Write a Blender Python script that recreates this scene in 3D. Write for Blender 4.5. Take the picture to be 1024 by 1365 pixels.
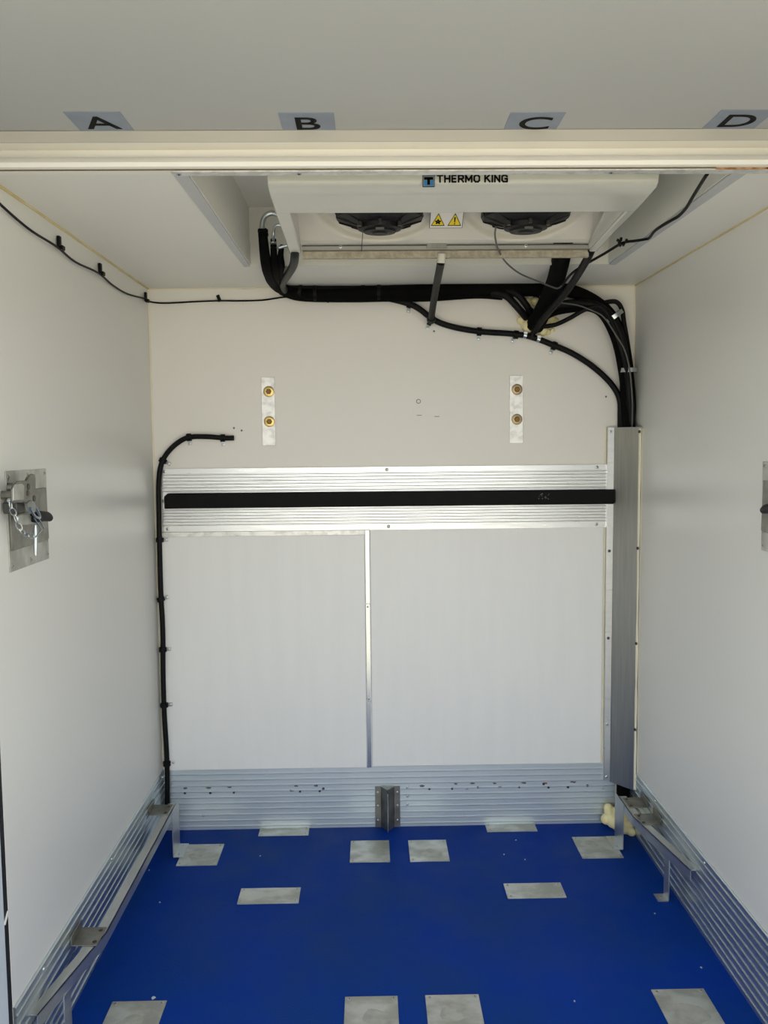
import bpy, bmesh, math, random
from mathutils import Vector, Matrix, Quaternion
PI = math.pi
random.seed(7)
for o in list(bpy.data.objects): bpy.data.objects.remove(o)
sc = bpy.context.scene
C = sc.collection

# ------------------------------------------------------------------ camera
cam_d = bpy.data.cameras.new('camera'); cam = bpy.data.objects.new('camera', cam_d); C.objects.link(cam)
yaw, pitch, roll, FPX = 0.0169, 0.0820, 0.0094, 1142.35
f = Vector((math.sin(yaw)*math.cos(pitch), math.cos(yaw)*math.cos(pitch), -math.sin(pitch)))
r = Vector((math.cos(yaw), -math.sin(yaw), 0)); d = f.cross(r)
rr = r*math.cos(roll) + d*math.sin(roll); dd = d*math.cos(roll) - r*math.sin(roll)
M = Matrix((( rr.x, -dd.x, -f.x), (rr.y, -dd.y, -f.y), (rr.z, -dd.z, -f.z))).to_4x4()
M.translation = Vector((-0.0998, -3.3977, 1.5713))
cam.matrix_world = M
cam_d.sensor_fit = 'VERTICAL'; cam_d.sensor_height = 24.0; cam_d.lens = FPX/1365*24.0
cam_d.clip_start = 0.02; cam_d.clip_end = 300
sc.camera = cam

# ------------------------------------------------------------------ light
w = bpy.data.worlds.new('world'); sc.world = w; w.use_nodes = True
nt = w.node_tree; nt.nodes.clear()
wo = nt.nodes.new('ShaderNodeOutputWorld'); bg = nt.nodes.new('ShaderNodeBackground')
tc = nt.nodes.new('ShaderNodeTexCoord'); sp = nt.nodes.new('ShaderNodeSeparateXYZ'); cr = nt.nodes.new('ShaderNodeValToRGB')
cr.color_ramp.elements[0].position = 0.0; cr.color_ramp.elements[0].color = (0.97, 0.99, 0.985, 1)
cr.color_ramp.elements[1].position = 0.7; cr.color_ramp.elements[1].color = (0.78, 0.91, 1.0, 1)
nt.links.new(tc.outputs['Generated'], sp.inputs[0]); nt.links.new(sp.outputs[2], cr.inputs[0])
nt.links.new(cr.outputs[0], bg.inputs[0]); bg.inputs[1].default_value = 1.5
nt.links.new(bg.outputs[0], wo.inputs[0])
sd = bpy.data.lights.new('sun', 'SUN'); sd.energy = 5.0; sd.angle = math.radians(1.0); sd.color = (1.0, 0.93, 0.80)
so = bpy.data.objects.new('sun', sd); C.objects.link(so)
so.rotation_euler = Vector((0.35, 0.75, 0.9)).to_track_quat('Z', 'Y').to_euler()
sc.view_settings.view_transform = 'Standard'; sc.view_settings.look = 'None'
sc.view_settings.gamma = 1.0; sc.view_settings.use_curve_mapping = False
sc.view_settings.exposure = 0.6

# ------------------------------------------------------------------ materials
def mat(name, col, rough=.5, metal=0.0, spec=.5, noise=None, bump=None, rvar=None, coat=0):
    m = bpy.data.materials.new(name); m.use_nodes = True
    nt = m.node_tree; b = nt.nodes['Principled BSDF']
    b.inputs['Base Color'].default_value = (*col, 1); b.inputs['Roughness'].default_value = rough
    b.inputs['Metallic'].default_value = metal; b.inputs['Specular IOR Level'].default_value = spec
    if coat: b.inputs['Coat Weight'].default_value = coat; b.inputs['Coat Roughness'].default_value = .08
    tc = nt.nodes.new('ShaderNodeTexCoord')
    def nz(scale, stretch, detail=4, rgh=.55):
        mp = nt.nodes.new('ShaderNodeMapping'); mp.inputs['Scale'].default_value = stretch
        n = nt.nodes.new('ShaderNodeTexNoise'); n.inputs['Scale'].default_value = scale
        n.inputs['Detail'].default_value = detail; n.inputs['Roughness'].default_value = rgh
        nt.links.new(tc.outputs['Object'], mp.inputs[0]); nt.links.new(mp.outputs[0], n.inputs['Vector'])
        return n
    if noise:   # (scale, stretch, colour2, lo, hi)
        n = nz(noise[0], noise[1]); rp = nt.nodes.new('ShaderNodeValToRGB')
        rp.color_ramp.elements[0].position = noise[3]; rp.color_ramp.elements[1].position = noise[4]
        rp.color_ramp.elements[0].color = (*noise[2], 1); rp.color_ramp.elements[1].color = (*col, 1)
        nt.links.new(n.outputs[0], rp.inputs[0]); nt.links.new(rp.outputs[0], b.inputs['Base Color'])
    if rvar:    # (scale, stretch, r0, r1)
        n = nz(rvar[0], rvar[1]); mr = nt.nodes.new('ShaderNodeMapRange')
        mr.inputs[1].default_value = .3; mr.inputs[2].default_value = .7
        mr.inputs[3].default_value = rvar[2]; mr.inputs[4].default_value = rvar[3]
        nt.links.new(n.outputs[0], mr.inputs[0]); nt.links.new(mr.outputs[0], b.inputs['Roughness'])
    if bump:    # (scale, stretch, strength, distance)
        n = nz(bump[0], bump[1], 3); bp = nt.nodes.new('ShaderNodeBump')
        bp.inputs['Strength'].default_value = bump[2]; bp.inputs['Distance'].default_value = bump[3]
        nt.links.new(n.outputs[0], bp.inputs['Height']); nt.links.new(bp.outputs[0], b.inputs['Normal'])
    return m
M_ = {}
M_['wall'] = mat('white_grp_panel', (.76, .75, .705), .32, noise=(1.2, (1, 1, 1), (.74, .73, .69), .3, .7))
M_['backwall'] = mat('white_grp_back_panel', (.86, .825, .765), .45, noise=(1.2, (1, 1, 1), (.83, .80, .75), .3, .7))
M_['lining'] = mat('white_lining_panel', (.88, .875, .85), .42, noise=(5, (4, 1, .5), (.865, .86, .835), .40, .60))
M_['ceil'] = mat('white_ceiling_panel', (.82, .81, .75), .4, noise=(1.2, (1, 1, 1), (.79, .78, .72), .3, .7))
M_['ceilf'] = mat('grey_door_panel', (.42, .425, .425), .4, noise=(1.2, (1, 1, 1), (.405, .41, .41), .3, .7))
M_['beam'] = mat('cream_door_beam', (.84, .81, .75), .3, noise=(8, (.3, 1, 2), (.82, .79, .72), .3, .6))
M_['caulk'] = mat('yellowed_sealant', (.72, .62, .36), .5, noise=(14, (1, 1, 1), (.60, .47, .22), .3, .7))
M_['caulkw'] = mat('cream_sealant', (.82, .76, .58), .45)
M_['rust'] = mat('rust', (.25, .10, .03), .8, noise=(60, (1, 1, 1), (.45, .25, .10), .4, .6))
M_['alu'] = mat('brushed_aluminium', (.74, .75, .75), .33, 1.0, noise=(6, (.5, .5, 6), (.66, .67, .68), .3, .7), rvar=(30, (.3, .3, 4), .26, .42))
M_['kick'] = mat('satin_kick_aluminium', (.60, .66, .68), .30, .9, noise=(3, (1, 1, 1), (.56, .62, .64), .3, .7))
M_['zal'] = mat('polished_edge_angle', (.66, .69, .69), .24, 1.0)
M_['dkbrown'] = mat('dark_brown_line', (.13, .10, .045), .8)
M_['kickb'] = mat('back_kick_aluminium', (.74, .80, .82), .42, .8, noise=(3, (1, 1, 1), (.70, .76, .78), .3, .7))
M_['stain'] = mat('grey_stain', (.40, .39, .34), .55, .4, noise=(30, (1, 1, 1), (.52, .51, .46), .35, .6))
M_['dull'] = mat('dull_grey_face_strip', (.50, .475, .43), .5, noise=(8, (.3, 1, 2), (.48, .455, .41), .3, .6))
M_['pan'] = mat('dull_grey_pan', (.20, .20, .19), .35, .4)
M_['alus'] = mat('satin_aluminium', (.62, .63, .62), .38, .9, noise=(9, (1, 1, 1), (.54, .55, .54), .3, .7), bump=(80, (1, 1, 1), .1, .001))
M_['duct'] = mat('dull_aluminium_sheet', (.54, .54, .50), .32, 1.0, noise=(14, (7, 7, .35), (.47, .47, .44), .35, .65), rvar=(40, (5, 5, .2), .28, .42))
M_['plate'] = mat('worn_steel_plate', (.60, .60, .56), .45, .65, noise=(9, (1, 1.4, 1), (.42, .42, .37), .42, .60), rvar=(12, (1, 1, 1), .35, .6), bump=(60, (1, 1, 1), .15, .001))
M_['strip'] = mat('scratched_metal_strip', (.80, .79, .76), .4, .6, noise=(35, (1, 1, 1), (.60, .59, .56), .35, .55))
M_['steel'] = mat('grey_steel', (.31, .30, .265), .40, .85, noise=(20, (1, 1, 1), (.20, .19, .165), .35, .65))
M_['zinc'] = mat('zinc_plated_steel', (.55, .59, .60), .3, 1.0)
M_['screw'] = mat('screw_metal', (.60, .60, .58), .35, 1.0)
M_['dkscrew'] = mat('dark_screw', (.08, .08, .075), .4, .7)
M_['brass'] = mat('yellow_zinc_washer', (.75, .55, .22), .35, .9)
M_['brassd'] = mat('tarnished_washer', (.46, .36, .22), .45, .8)
M_['bolt'] = mat('bronze_bolt', (.20, .12, .04), .45, .8)
M_['blue'] = mat('blue_resin_floor', (.0005, .034, .285), .5, spec=.08, noise=(2.5, (1, 1, 1), (.0005, .036, .215), .35, .65), bump=(160, (1, 1, 1), .35, .002), rvar=(5, (1, 1, 1), .42, .58))
M_['chip'] = mat('pale_chip', (.55, .60, .60), .6)
M_['black'] = mat('black_rubber_hose', (.004, .004, .004), .5, spec=.18, bump=(60, (1, 1, 1), .3, .002))
M_['foamblack'] = mat('black_insulation_foam', (.003, .003, .003), .8, spec=.08, bump=(90, (1, 1, 1), .5, .003))
M_['pad'] = mat('black_rubber_pad', (.004, .004, .004), .6, spec=.15, bump=(60, (.2, 1, 3), .3, .002))
M_['grey'] = mat('grey_cable_sheath', (.10, .10, .09), .4)
M_['ghose'] = mat('dark_grey_hose', (.012, .015, .014), .45, spec=.25)
M_['plastic'] = mat('white_unit_plastic', (.62, .62, .565), .2, spec=.5, noise=(6, (1, 1, 1), (.59, .59, .535), .3, .7), coat=.3)
M_['fanpanel'] = mat('cream_fan_panel', (.72, .69, .62), .28, noise=(5, (1, 1, 1), (.64, .61, .54), .3, .7), coat=.2)
M_['fan'] = mat('black_fan_plastic', (.005, .005, .006), .45, spec=.2)
M_['tan'] = mat('tan_foam_strip', (.50, .45, .35), .8, noise=(60, (1, 1, 1), (.36, .31, .23), .35, .65), bump=(90, (1, 1, 1), .5, .003))
M_['foam'] = mat('yellow_expanding_foam', (.90, .80, .45), .55, noise=(22, (1, 1, 1), (.76, .64, .30), .3, .6))
M_['film'] = mat('grey_blue_film', (.25, .285, .35), .5, noise=(20, (1, 1, 1), (.22, .25, .31), .3, .7))
M_['ink'] = mat('black_ink', (.003, .003, .003), .6, spec=.1)
M_['inkb'] = mat('blue_ink', (.02, .25, .62), .4)
M_['inky'] = mat('yellow_ink', (.85, .62, .03), .4)
M_['paper'] = mat('white_decal', (.78, .76, .72), .35)
M_['seal'] = mat('black_door_seal', (.004, .004, .004), .6)
M_['jamb'] = mat('pale_jamb', (.66, .72, .76), .35, noise=(3, (1, 1, 1), (.6, .66, .70), .3, .7))
M_['smear'] = mat('dark_smear', (.12, .12, .12), .5)
M_['yard'] = mat('sandy_concrete_yard', (.56, .50, .385), .9, noise=(.8, (1, 1, 1), (.50, .44, .33), .3, .7))
M_['plug'] = mat('white_hose_plug', (.66, .64, .56), .4)
M_['red'] = mat('red_mark', (.35, .06, .05), .6)

# ------------------------------------------------------------------ mesh helpers
def nb(): return bmesh.new()
def box(bm, c, s, rot=None):
    m = Matrix.Translation(Vector(c))
    if rot: m = m @ rot.to_4x4()
    m = m @ Matrix.Diagonal((s[0], s[1], s[2], 1))
    return bmesh.ops.create_cube(bm, size=1, matrix=m)['verts']
def bb(bm, a, b):
    return box(bm, [(a[i]+b[i])/2 for i in range(3)], [abs(b[i]-a[i]) for i in range(3)])
def q_to(v): return Vector((0, 0, 1)).rotation_difference(Vector(v).normalized()).to_matrix()
def cyl(bm, p0, p1, r0, r1=None, n=20, caps=True):
    p0, p1 = Vector(p0), Vector(p1); r1 = r0 if r1 is None else r1
    m = Matrix.Translation((p0+p1)/2) @ q_to(p1-p0).to_4x4()
    bmesh.ops.create_cone(bm, cap_ends=caps, segments=n, radius1=r0, radius2=r1, depth=(p1-p0).length, matrix=m)
def lathe(bm, prof, o, axis=(0, 0, 1), n=40):
    """prof: (radius, height) along axis from o"""
    R = q_to(axis); o = Vector(o); rings = []
    for rad, h in prof:
        rings.append([bm.verts.new(o + R @ Vector((rad*math.cos(2*PI*k/n), rad*math.sin(2*PI*k/n), h))) for k in range(n)])
    for a, b in zip(rings, rings[1:]):
        for k in range(n): bm.faces.new((a[k], a[(k+1) % n], b[(k+1) % n], b[k]))
    bm.faces.new(rings[0][::-1]); bm.faces.new(rings[-1])
def smooth_path(pts, sub=6):
    P = [Vector(p) for p in pts]
    if len(P) < 3: return P
    out = []
    for i in range(len(P)-1):
        p0 = P[max(i-1, 0)]; p1 = P[i]; p2 = P[i+1]; p3 = P[min(i+2, len(P)-1)]
        for k in range(sub):
            t = k/sub
            out.append(.5*((2*p1)+(-p0+p2)*t+(2*p0-5*p1+4*p2-p3)*t*t+(-p0+3*p1-3*p2+p3)*t**3))
    out.append(P[-1]); return out
def tube(bm, pts, rad, n=12, sub=6, closed=False):
    P = smooth_path(pts, sub) if not closed else [Vector(p) for p in pts]
    N = len(P); rads = rad if isinstance(rad, (list, tuple)) else [rad]
    def rr_(i):
        t = i/(N-1)*(len(rads)-1) if len(rads) > 1 else 0
        k = min(int(t), len(rads)-2) if len(rads) > 1 else 0
        return rads[0] if len(rads) == 1 else rads[k]*(1-(t-k)) + rads[k+1]*(t-k)
    T0 = (P[1]-P[0]).normalized() if not closed else (P[1]-P[-1]).normalized()
    u = T0.orthogonal().normalized(); rings = []
    for i in range(N):
        if closed: T = (P[(i+1) % N]-P[i-1]).normalized()
        else: T = (P[min(i+1, N-1)]-P[max(i-1, 0)]).normalized()
        u = (u - T*u.dot(T)).normalized(); v = T.cross(u)
        rings.append([bm.verts.new(P[i] + (u*math.cos(2*PI*k/n)+v*math.sin(2*PI*k/n))*rr_(i)) for k in range(n)])
    for i in range(N if closed else N-1):
        a, b = rings[i], rings[(i+1) % N]
        for k in range(n): bm.faces.new((a[k], a[(k+1) % n], b[(k+1) % n], b[k]))
    if not closed: bm.faces.new(rings[0][::-1]); bm.faces.new(rings[-1])
def prism(bm, poly, v):
    """poly: 3-D points; extruded by vector v"""
    v = Vector(v); a = [bm.verts.new(Vector(p)) for p in poly]; b = [bm.verts.new(Vector(p)+v) for p in poly]
    bm.faces.new(a[::-1]); bm.faces.new(b); n = len(poly)
    for i in range(n): bm.faces.new((a[i], a[(i+1) % n], b[(i+1) % n], b[i]))
def grid(bm, fn, nu, nv):
    vs = [[bm.verts.new(fn(i/nu, j/nv)) for j in range(nv+1)] for i in range(nu+1)]
    for i in range(nu):
        for j in range(nv): bm.faces.new((vs[i][j], vs[i+1][j], vs[i+1][j+1], vs[i][j+1]))
def mesh_of(name, bm, m, smooth=True):
    bmesh.ops.recalc_face_normals(bm, faces=bm.faces)
    me = bpy.data.meshes.new(name); bm.to_mesh(me); bm.free()
    for q in (m if isinstance(m, (list, tuple)) else [m]): me.materials.append(q)
    if smooth:
        for p in me.polygons: p.use_smooth = True
        me.set_sharp_from_angle(angle=math.radians(35))
    return me
def link(name, me, parent=None):
    o = bpy.data.objects.new(name, me); C.objects.link(o)
    if parent is not None:
        o.parent = parent; o.matrix_parent_inverse = Matrix.Translation(-WL[parent.name])
        WL[o.name] = Vector((0, 0, 0)) + 0*WL[parent.name]
    WL.setdefault(o.name, Vector((0, 0, 0)))
    return o
WL = {}
def obj(name, bm, m, parent=None, bevel=0, label=None):
    o = link(name, mesh_of(name, bm, m), parent)
    if bevel:
        b = o.modifiers.new('bevel', 'BEVEL'); b.width = bevel; b.segments = 2; b.limit_method = 'ANGLE'; b.angle_limit = .6
    if label: o['label'] = label
    return o
def tag(o, label, cat, group=None):
    o['label'] = label; o['category'] = cat
    if group: o['group'] = group
    return o
def thing(name, label, cat, loc, group=None):
    o = bpy.data.objects.new(name, None); C.objects.link(o); o.location = loc; WL[o.name] = Vector(loc)
    return tag(o, label, cat, group)
def struct(name, bm, m, parent=None, bevel=0):
    o = obj(name, bm, m, parent, bevel)
    if parent is None: o['kind'] = 'structure'
    return o

# shared small fixings, axis +Z, base at the origin
def screw_mesh(name, m, rad=.006, h=.0025, cross=True):
    bm = nb(); lathe(bm, [(rad, 0), (rad, h*.4), (rad*.75, h*.85), (rad*.35, h)], (0, 0, 0), n=14)
    me = mesh_of(name, bm, [m, M_['dkscrew']])
    if cross:
        b2 = nb(); b2.from_mesh(me); n0 = len(b2.faces)
        box(b2, (0, 0, h), (rad*1.0, rad*.25, h*.2)); box(b2, (0, 0, h), (rad*.25, rad*1.0, h*.2))
        b2.faces.ensure_lookup_table()
        for fc in b2.faces[n0:]: fc.material_index = 1
        b2.to_mesh(me); b2.free()
    return me
SC = screw_mesh('screw', M_['screw']); SD = screw_mesh('dark_screw', M_['dkscrew'], cross=False)
SB = screw_mesh('rivet', M_['zinc'], .0055, .005, False)
def screw(pos, normal, parent, me=SC, name='screw', s=1.0):
    o = link(name, me, parent)
    o.location = pos; o.rotation_mode = 'QUATERNION'
    o.rotation_quaternion = Vector((0, 0, 1)).rotation_difference(Vector(normal)); o.scale = (s, s, s)
    return o
def text_mesh(s, size, m, bold=0.0, sx=1.0, depth=.0004):
    cu = bpy.data.curves.new('lettering', 'FONT'); cu.body = s; cu.size = size; cu.offset = bold; cu.extrude = depth
    cu.align_x = 'CENTER'; cu.align_y = 'CENTER'
    t = bpy.data.objects.new('lettering_tmp', cu); C.objects.link(t)
    bpy.context.view_layer.update()
    me = bpy.data.meshes.new_from_object(t.evaluated_get(bpy.context.evaluated_depsgraph_get()))
    bpy.data.objects.remove(t); me.name = 'lettering'
    xs = [v.co.x for v in me.vertices]; ys = [v.co.y for v in me.vertices]
    cx, cy = (min(xs)+max(xs))/2, (min(ys)+max(ys))/2
    for v in me.vertices: v.co.x = (v.co.x-cx)*sx; v.co.y -= cy
    me.materials.clear(); me.materials.append(m); return me, (max(xs)-min(xs))*sx, max(ys)-min(ys)

# ------------------------------------------------------------------ room shell
H, HV, XW, YF, YE = 2.172, 2.230, .95, -1.50, -2.25   # rear ceiling, front ceiling, half width, door frame, open end
RX0, RX1, RY0, RY1, RZ = -.497, .728, -1.44, -.420, 2.365   # recess in the ceiling for the cooling unit
bm = nb(); bb(bm, (-1.0, YE, -.06), (1.0, .05, 0)); floor = struct('floor', bm, M_['blue'])
bm = nb(); bb(bm, (-40, -45, -1.06), (40, 30, -1.0)); struct('ground', bm, M_['yard'])
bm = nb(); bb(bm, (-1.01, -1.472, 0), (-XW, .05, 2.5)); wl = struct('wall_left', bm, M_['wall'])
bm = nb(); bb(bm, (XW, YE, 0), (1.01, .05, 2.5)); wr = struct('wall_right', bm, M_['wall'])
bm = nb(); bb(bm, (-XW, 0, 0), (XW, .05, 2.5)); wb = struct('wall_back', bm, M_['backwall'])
bm = nb(); bb(bm, (-1.01, YE, 0), (-XW, -1.496, 2.5)); struct('wall_left.001', bm, M_['jamb'])
# ceiling of the cold room with an opening for the recess
bm = nb()
bb(bm, (-XW, -1.464, H), (RX0-.0, 0, H+.05)); bb(bm, (RX1, -1.464, H), (XW, 0, H+.05)); bb(bm, (RX0, RY1, H), (RX1, 0, H+.05))
struct('ceiling', bm, M_['ceil'])
bm = nb()   # recess box: sides and lid
bb(bm, (RX0-.02, RY0-.03, H+.05), (RX0, RY1+.02, RZ+.02)); bb(bm, (RX1, RY0-.03, H+.05), (RX1+.02, RY1+.02, RZ+.02))
bb(bm, (RX0-.02, RY1, H+.05), (RX1+.02, RY1+.02, RZ+.02)); bb(bm, (RX0-.02, RY0-.03, RZ), (RX1+.02, RY1+.02, RZ+.02))
struct('ceiling_recess', bm, M_['ceil'])
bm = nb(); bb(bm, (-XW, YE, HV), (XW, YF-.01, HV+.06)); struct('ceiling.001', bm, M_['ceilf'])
bm = nb(); bb(bm, (-1.01, YE, 2.5), (1.01, .05, 2.56)); struct('roof', bm, M_['jamb'])
# door head beam, profile extruded across
prof = [(-1.512, 2.236), (-1.512, 2.231), (-1.520, 2.229), (-1.519, 2.2060), (-1.476, 2.2050), (-1.474, 2.188), (-1.498, 2.1835), (-1.508, 2.177), (-1.513, 2.168),
        (-1.508, 2.160), (-1.496, 2.1575), (-1.480, 2.157), (-1.464, 2.157), (-1.464, 2.20), (-1.464, 2.30), (-1.50, 2.30)]
bm = nb(); prism(bm, [(-XW, y, z) for y, z in prof], (2*XW, 0, 0)); beam = struct('trim_1', bm, M_['beam'])
bm = nb(); bb(bm, (-XW, -1.5225, 2.2060), (XW, -1.519, 2.2290)); obj('face_strip', bm, M_['dull'], beam)
bm = nb(); tube(bm, [(-.95+.1*k, -1.5165+.0012*math.sin(k*1.3), 2.2305+.0008*math.sin(k*2.1)) for k in range(20)], .0028, 8, 3)
struct('trim_2', bm, M_['caulkw'])
# thin steel lip under the beam with its screws, rusty at the right end
bm = nb(); bb(bm, (-.520, -1.494, 2.1530), (.95, -1.466, 2.1565)); lip = struct('trim_3', bm, M_['strip'])
for px in (-.505, -.245, .436): screw((px, -1.480, 2.1530), (0, -.5, -1), lip, s=.9)
screw((.80, -1.480, 2.1530), (0, -.5, -1), lip, SD, s=1.3)
bm = nb()
for a, b_, z in ((.66, .78, 2.1555), (.77, .95, 2.156)):
    bb(bm, (a, -1.4965, z-.0018), (b_, -1.4935, z+.0018))
obj('rust_streak', bm, M_['rust'], lip)
bm = nb(); bb(bm, (-.95, -1.4985, 2.1560), (.66, -1.4945, 2.1576)); obj('brown_line', bm, M_['dkbrown'], lip)  # thin dark brown line between the beam and the lip
# door seal and jamb fixings
bm = nb(); bb(bm, (-.975, -1.496, 0), (-.951, -1.472, 2.235)); struct('trim_4', bm, M_['seal'])
bm = nb(); prism(bm, [(-.954, -1.474, .488), (-.954, -1.494, .470), (-.954, -1.496, .476), (-.954, -1.476, .494)], (.006, 0, 0)); struct('trim_5', bm, M_['paper'])
# yellowed sealant beads in the corners
def bead(name, pts, r, m='caulk'):
    P = []
    for a, b_ in zip(pts, pts[1:]):
        a, b_ = Vector(a), Vector(b_); k = max(2, int((b_-a).length/.06))
        P += [a+(b_-a)*i/k + Vector([random.uniform(-.0008, .0008) for _ in range(3)]) for i in range(k)]
    P.append(Vector(pts[-1])); bm = nb(); tube(bm, P, r, 8, 2); return struct(name, bm, M_[m])
bead('trim_6', [(-.949, -1.47, 2.171), (-.949, -.002, 2.171)], .0045)
bead('trim_7', [(.949, -1.45, 2.171), (.949, -.002, 2.171)], .0035)
bead('trim_8', [(-.947, -.001, 2.170), (.947, -.001, 2.170)], .003, 'caulkw')
bead('trim_9', [(-.949, -.001, 2.165), (-.949, -.001, .26)], .004, 'caulkw')
bead('trim_10', [(.949, -.001, 2.165), (.949, -.001, 1.62)], .003, 'caulkw')
bead('trim_11', [(.946, -.112, 1.612), (.946, -.112, .185)], .009, 'caulkw')
bead('trim_12', [(.840, -.001, 1.62), (.840, -.001, .19)], .004, 'caulkw')
# flange frame around the recess opening
def flange(name, poly):
    bm = nb(); prism(bm, [(x, y, H-.004) for x, y in poly], (0, 0, .004)); return struct(name, bm, M_['film_w'])
M_['film_w'] = mat('pale_grey_flange', (.50, .51, .52), .4)
flange('trim_13', [(-.530, -1.45), (RX0, -1.45), (RX0, -.42), (-.518, -.41)])
flange('trim_14', [(RX1, -1.45), (.762, -1.45), (.752, -.41), (RX1, -.42)])
bm = nb(); bb(bm, (RX0, RY1-.004, H-.003), (RX1, RY1+.012, H)); bb(bm, (RX0, RY1-.004, H), (RX1, RY1, H+.055)); struct('trim_15', bm, M_['ceil'])
bm = nb(); bb(bm, (RX0, -1.44, H), (RX0+.003, RY1, H+.075)); struct('trim_16', bm, M_['ceil'])
bm = nb(); bb(bm, (RX1-.003, -1.44, H), (RX1, RY1, H+.055)); struct('trim_17', bm, M_['ceil'])

# ------------------------------------------------------------------ ribbed aluminium kick plates
def ribbed(z0, z1, n, t=.007, rib=.0030, wdt=.0022, flat_top=.012):
    """profile (out, z) of an extruded plate with n fine ribs"""
    P = [(0, z0), (t, z0)]
    for k in range(n):
        z = z0 + (z1-flat_top-z0)*(k+.6)/n
        P += [(t, z-.0042), (t-.0045, z-.0036), (t-.0045, z-.0016), (t+rib, z-.0006), (t+rib, z+.0010), (t, z+.0020)]
    P += [(t, z1-.003), (t-.003, z1), (0, z1)]
    return P
bm = nb(); prism(bm, [(-.95+a, -1.472, z) for a, z in ribbed(0, .2546, 9)], (0, 1.472, 0)); kl = struct('baseboard_left', bm, M_['kick'])
bm = nb(); prism(bm, [(.95-a, YE, z) for a, z in ribbed(0, .2546, 9)], (0, -YE, 0)); kr = struct('baseboard_right', bm, M_['kick'])
bm = nb(); prism(bm, [(-.944, -a, z) for a, z in ribbed(0, .2546, 10)], (1.836, 0, 0)); kb = struct('baseboard_back', bm, M_['kickb'])
for y, z in ((-.043, .238), (-.721, .239), (-.079, .150), (-1.30, .24)): screw((-.944, y, z), (1, 0, 0), kl, SB, 'rivet', .9)
for y, z in ((-.815, .239), (-.828, .014), (-.264, .078), (-.35, .24)): screw((.944, y, z), (-1, 0, 0), kr, SB, 'rivet', .9)
for x, z in ((.042, .165), (.042, .129), (.042, .094), (.285, .155), (.843, .150), (-.79, .060)): screw((x, -.007, z), (0, -1, 0), kb, SB, 'rivet', 1.0)
for i, (x, z) in enumerate(((-.862, .1565), (-.759, .155), (-.664, .155), (-.395, .155), (-.315, .155), (-.300, .165), (.132, .157), (.225, .157), (.33, .160), (.50, .158), (.62, .155), (.60, .17), (.70, .155), (.78, .16))):
    bm = nb(); cyl(bm, (x, -.006, z), (x, -.0098, z), .0045+.0012*random.random(), n=10); obj('drilled_hole', bm, M_['dkscrew'], kb)
for i, (x, z, m) in enumerate(((-.86, .176, 'smear'), (-.765, .177, 'smear'), (-.68, .177, 'smear'), (-.33, .178, 'smear'), (-.41, .178, 'smear'), (.10, .170, 'smear'), (.24, .176, 'smear'), (.31, .177, 'smear'), (.40, .176, 'smear'), (.52, .176, 'smear'), (.605, .173, 'red'), (.72, .176, 'smear'), (-.43, .158, 'smear'), (.42, .16, 'smear'))):
    bm = nb(); prism(bm, [(x+dx*.011*random.uniform(.6, 1.3), -.0065, z+dz*.0035*random.uniform(.5, 1.4)) for dx, dz in ((-1, 0), (-.5, 1), (.4, .8), (1, .3), (.6, -.8), (-.3, -1))], (0, -.0032, 0)); obj('scuff_mark', bm, M_[m], kb)

# ------------------------------------------------------------------ back wall: lining panels and rub rail
lp = thing('wall_lining', 'white lining panel in the left half of the back wall, edged with a metal angle', 'panel', (-.51, 0, .2546))
bm = nb(); bb(bm, (-.925, -.014, .2546), (-.100, 0, 1.205)); obj('panel_sheet', bm, M_['lining'], lp)
bm = nb(); bb(bm, (-.925, -.017, 1.203), (-.100, 0, 1.222)); obj('edge_angle', bm, M_['strip'], lp, .001)
for a, b_ in ((.2546, .530), (.532, .925), (.928, 1.222)):
    bm = nb(); prism(bm, [(-.1225, -.014, a), (-.118, -.019, a), (-.103, -.019, a), (-.0985, -.002, a), (-.1225, -.002, a)], (0, 0, b_-a)); obj('edge_angle', bm, M_['zal'], lp)
for z in (.915, .540): screw((-.111, -.019, z), (0, -1, 0), lp, s=.7)
bm = nb(); bb(bm, (-.0985, -.004, .2546), (.834, 0, 1.222)); rp_ = tag(obj('wall_lining', bm, M_['lining']), 'flush white lining sheet in the right half of the back wall with faint drip streaks', 'panel')
rail = thing('rub_rail_panel', 'ribbed aluminium rub rail panel fixed across the middle of the back wall', 'rail', (0, 0, 1.225))
def railprof(z0, z1, ribs):
    P = [(0, z0), (.008, z0)]
    for z in ribs: P += [(.008, z-.0035), (.0068, z-.002), (.0115, z-.001), (.0115, z+.0012), (.008, z+.0022)]
    return P + [(.008, z1), (0, z1)]
for z0, z1, ribs in ((1.345, 1.472, (1.385, 1.398, 1.411, 1.424, 1.437, 1.449)), (1.222, 1.345, (1.250, 1.262, 1.274, 1.286, 1.298, 1.309))):
    bm = nb(); prism(bm, [(-.918, -a, z) for a, z in railprof(z0, z1, ribs)], (1.762, 0, 0)); obj('rail_strip', bm, M_['alu'], rail)
for x, z in ((-.030, 1.461), (.805, 1.462), (-.025, 1.235), (.805, 1.235), (-.905, 1.461), (-.900, 1.234), (-.912, 1.345)): screw((x, -.008, z), (0, -1, 0), rail, s=1.1)
bm = nb(); prism(bm, [(-.906, -.008, 1.316), (-.906, -.008, 1.363), (-.893, -.008, 1.376), (.872, -.008, 1.374), (.874, -.008, 1.325), (.868, -.008, 1.316)], (0, -.022, 0))
pad = thing('rubber_buffer_strip', 'long black rubber buffer strip across the back wall, on the ribbed metal rail', 'buffer', (0, -.008, 1.316))
obj('strip_body', bm, M_['pad'], pad, .004)
bm = nb()
for k in range(16):
    x, z = .582+random.uniform(-.022, .028), 1.347+random.uniform(-.012, .014); box(bm, (x, -.0303, z), (random.uniform(.002, .007), .0008, random.uniform(.0012, .004)))
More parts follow.
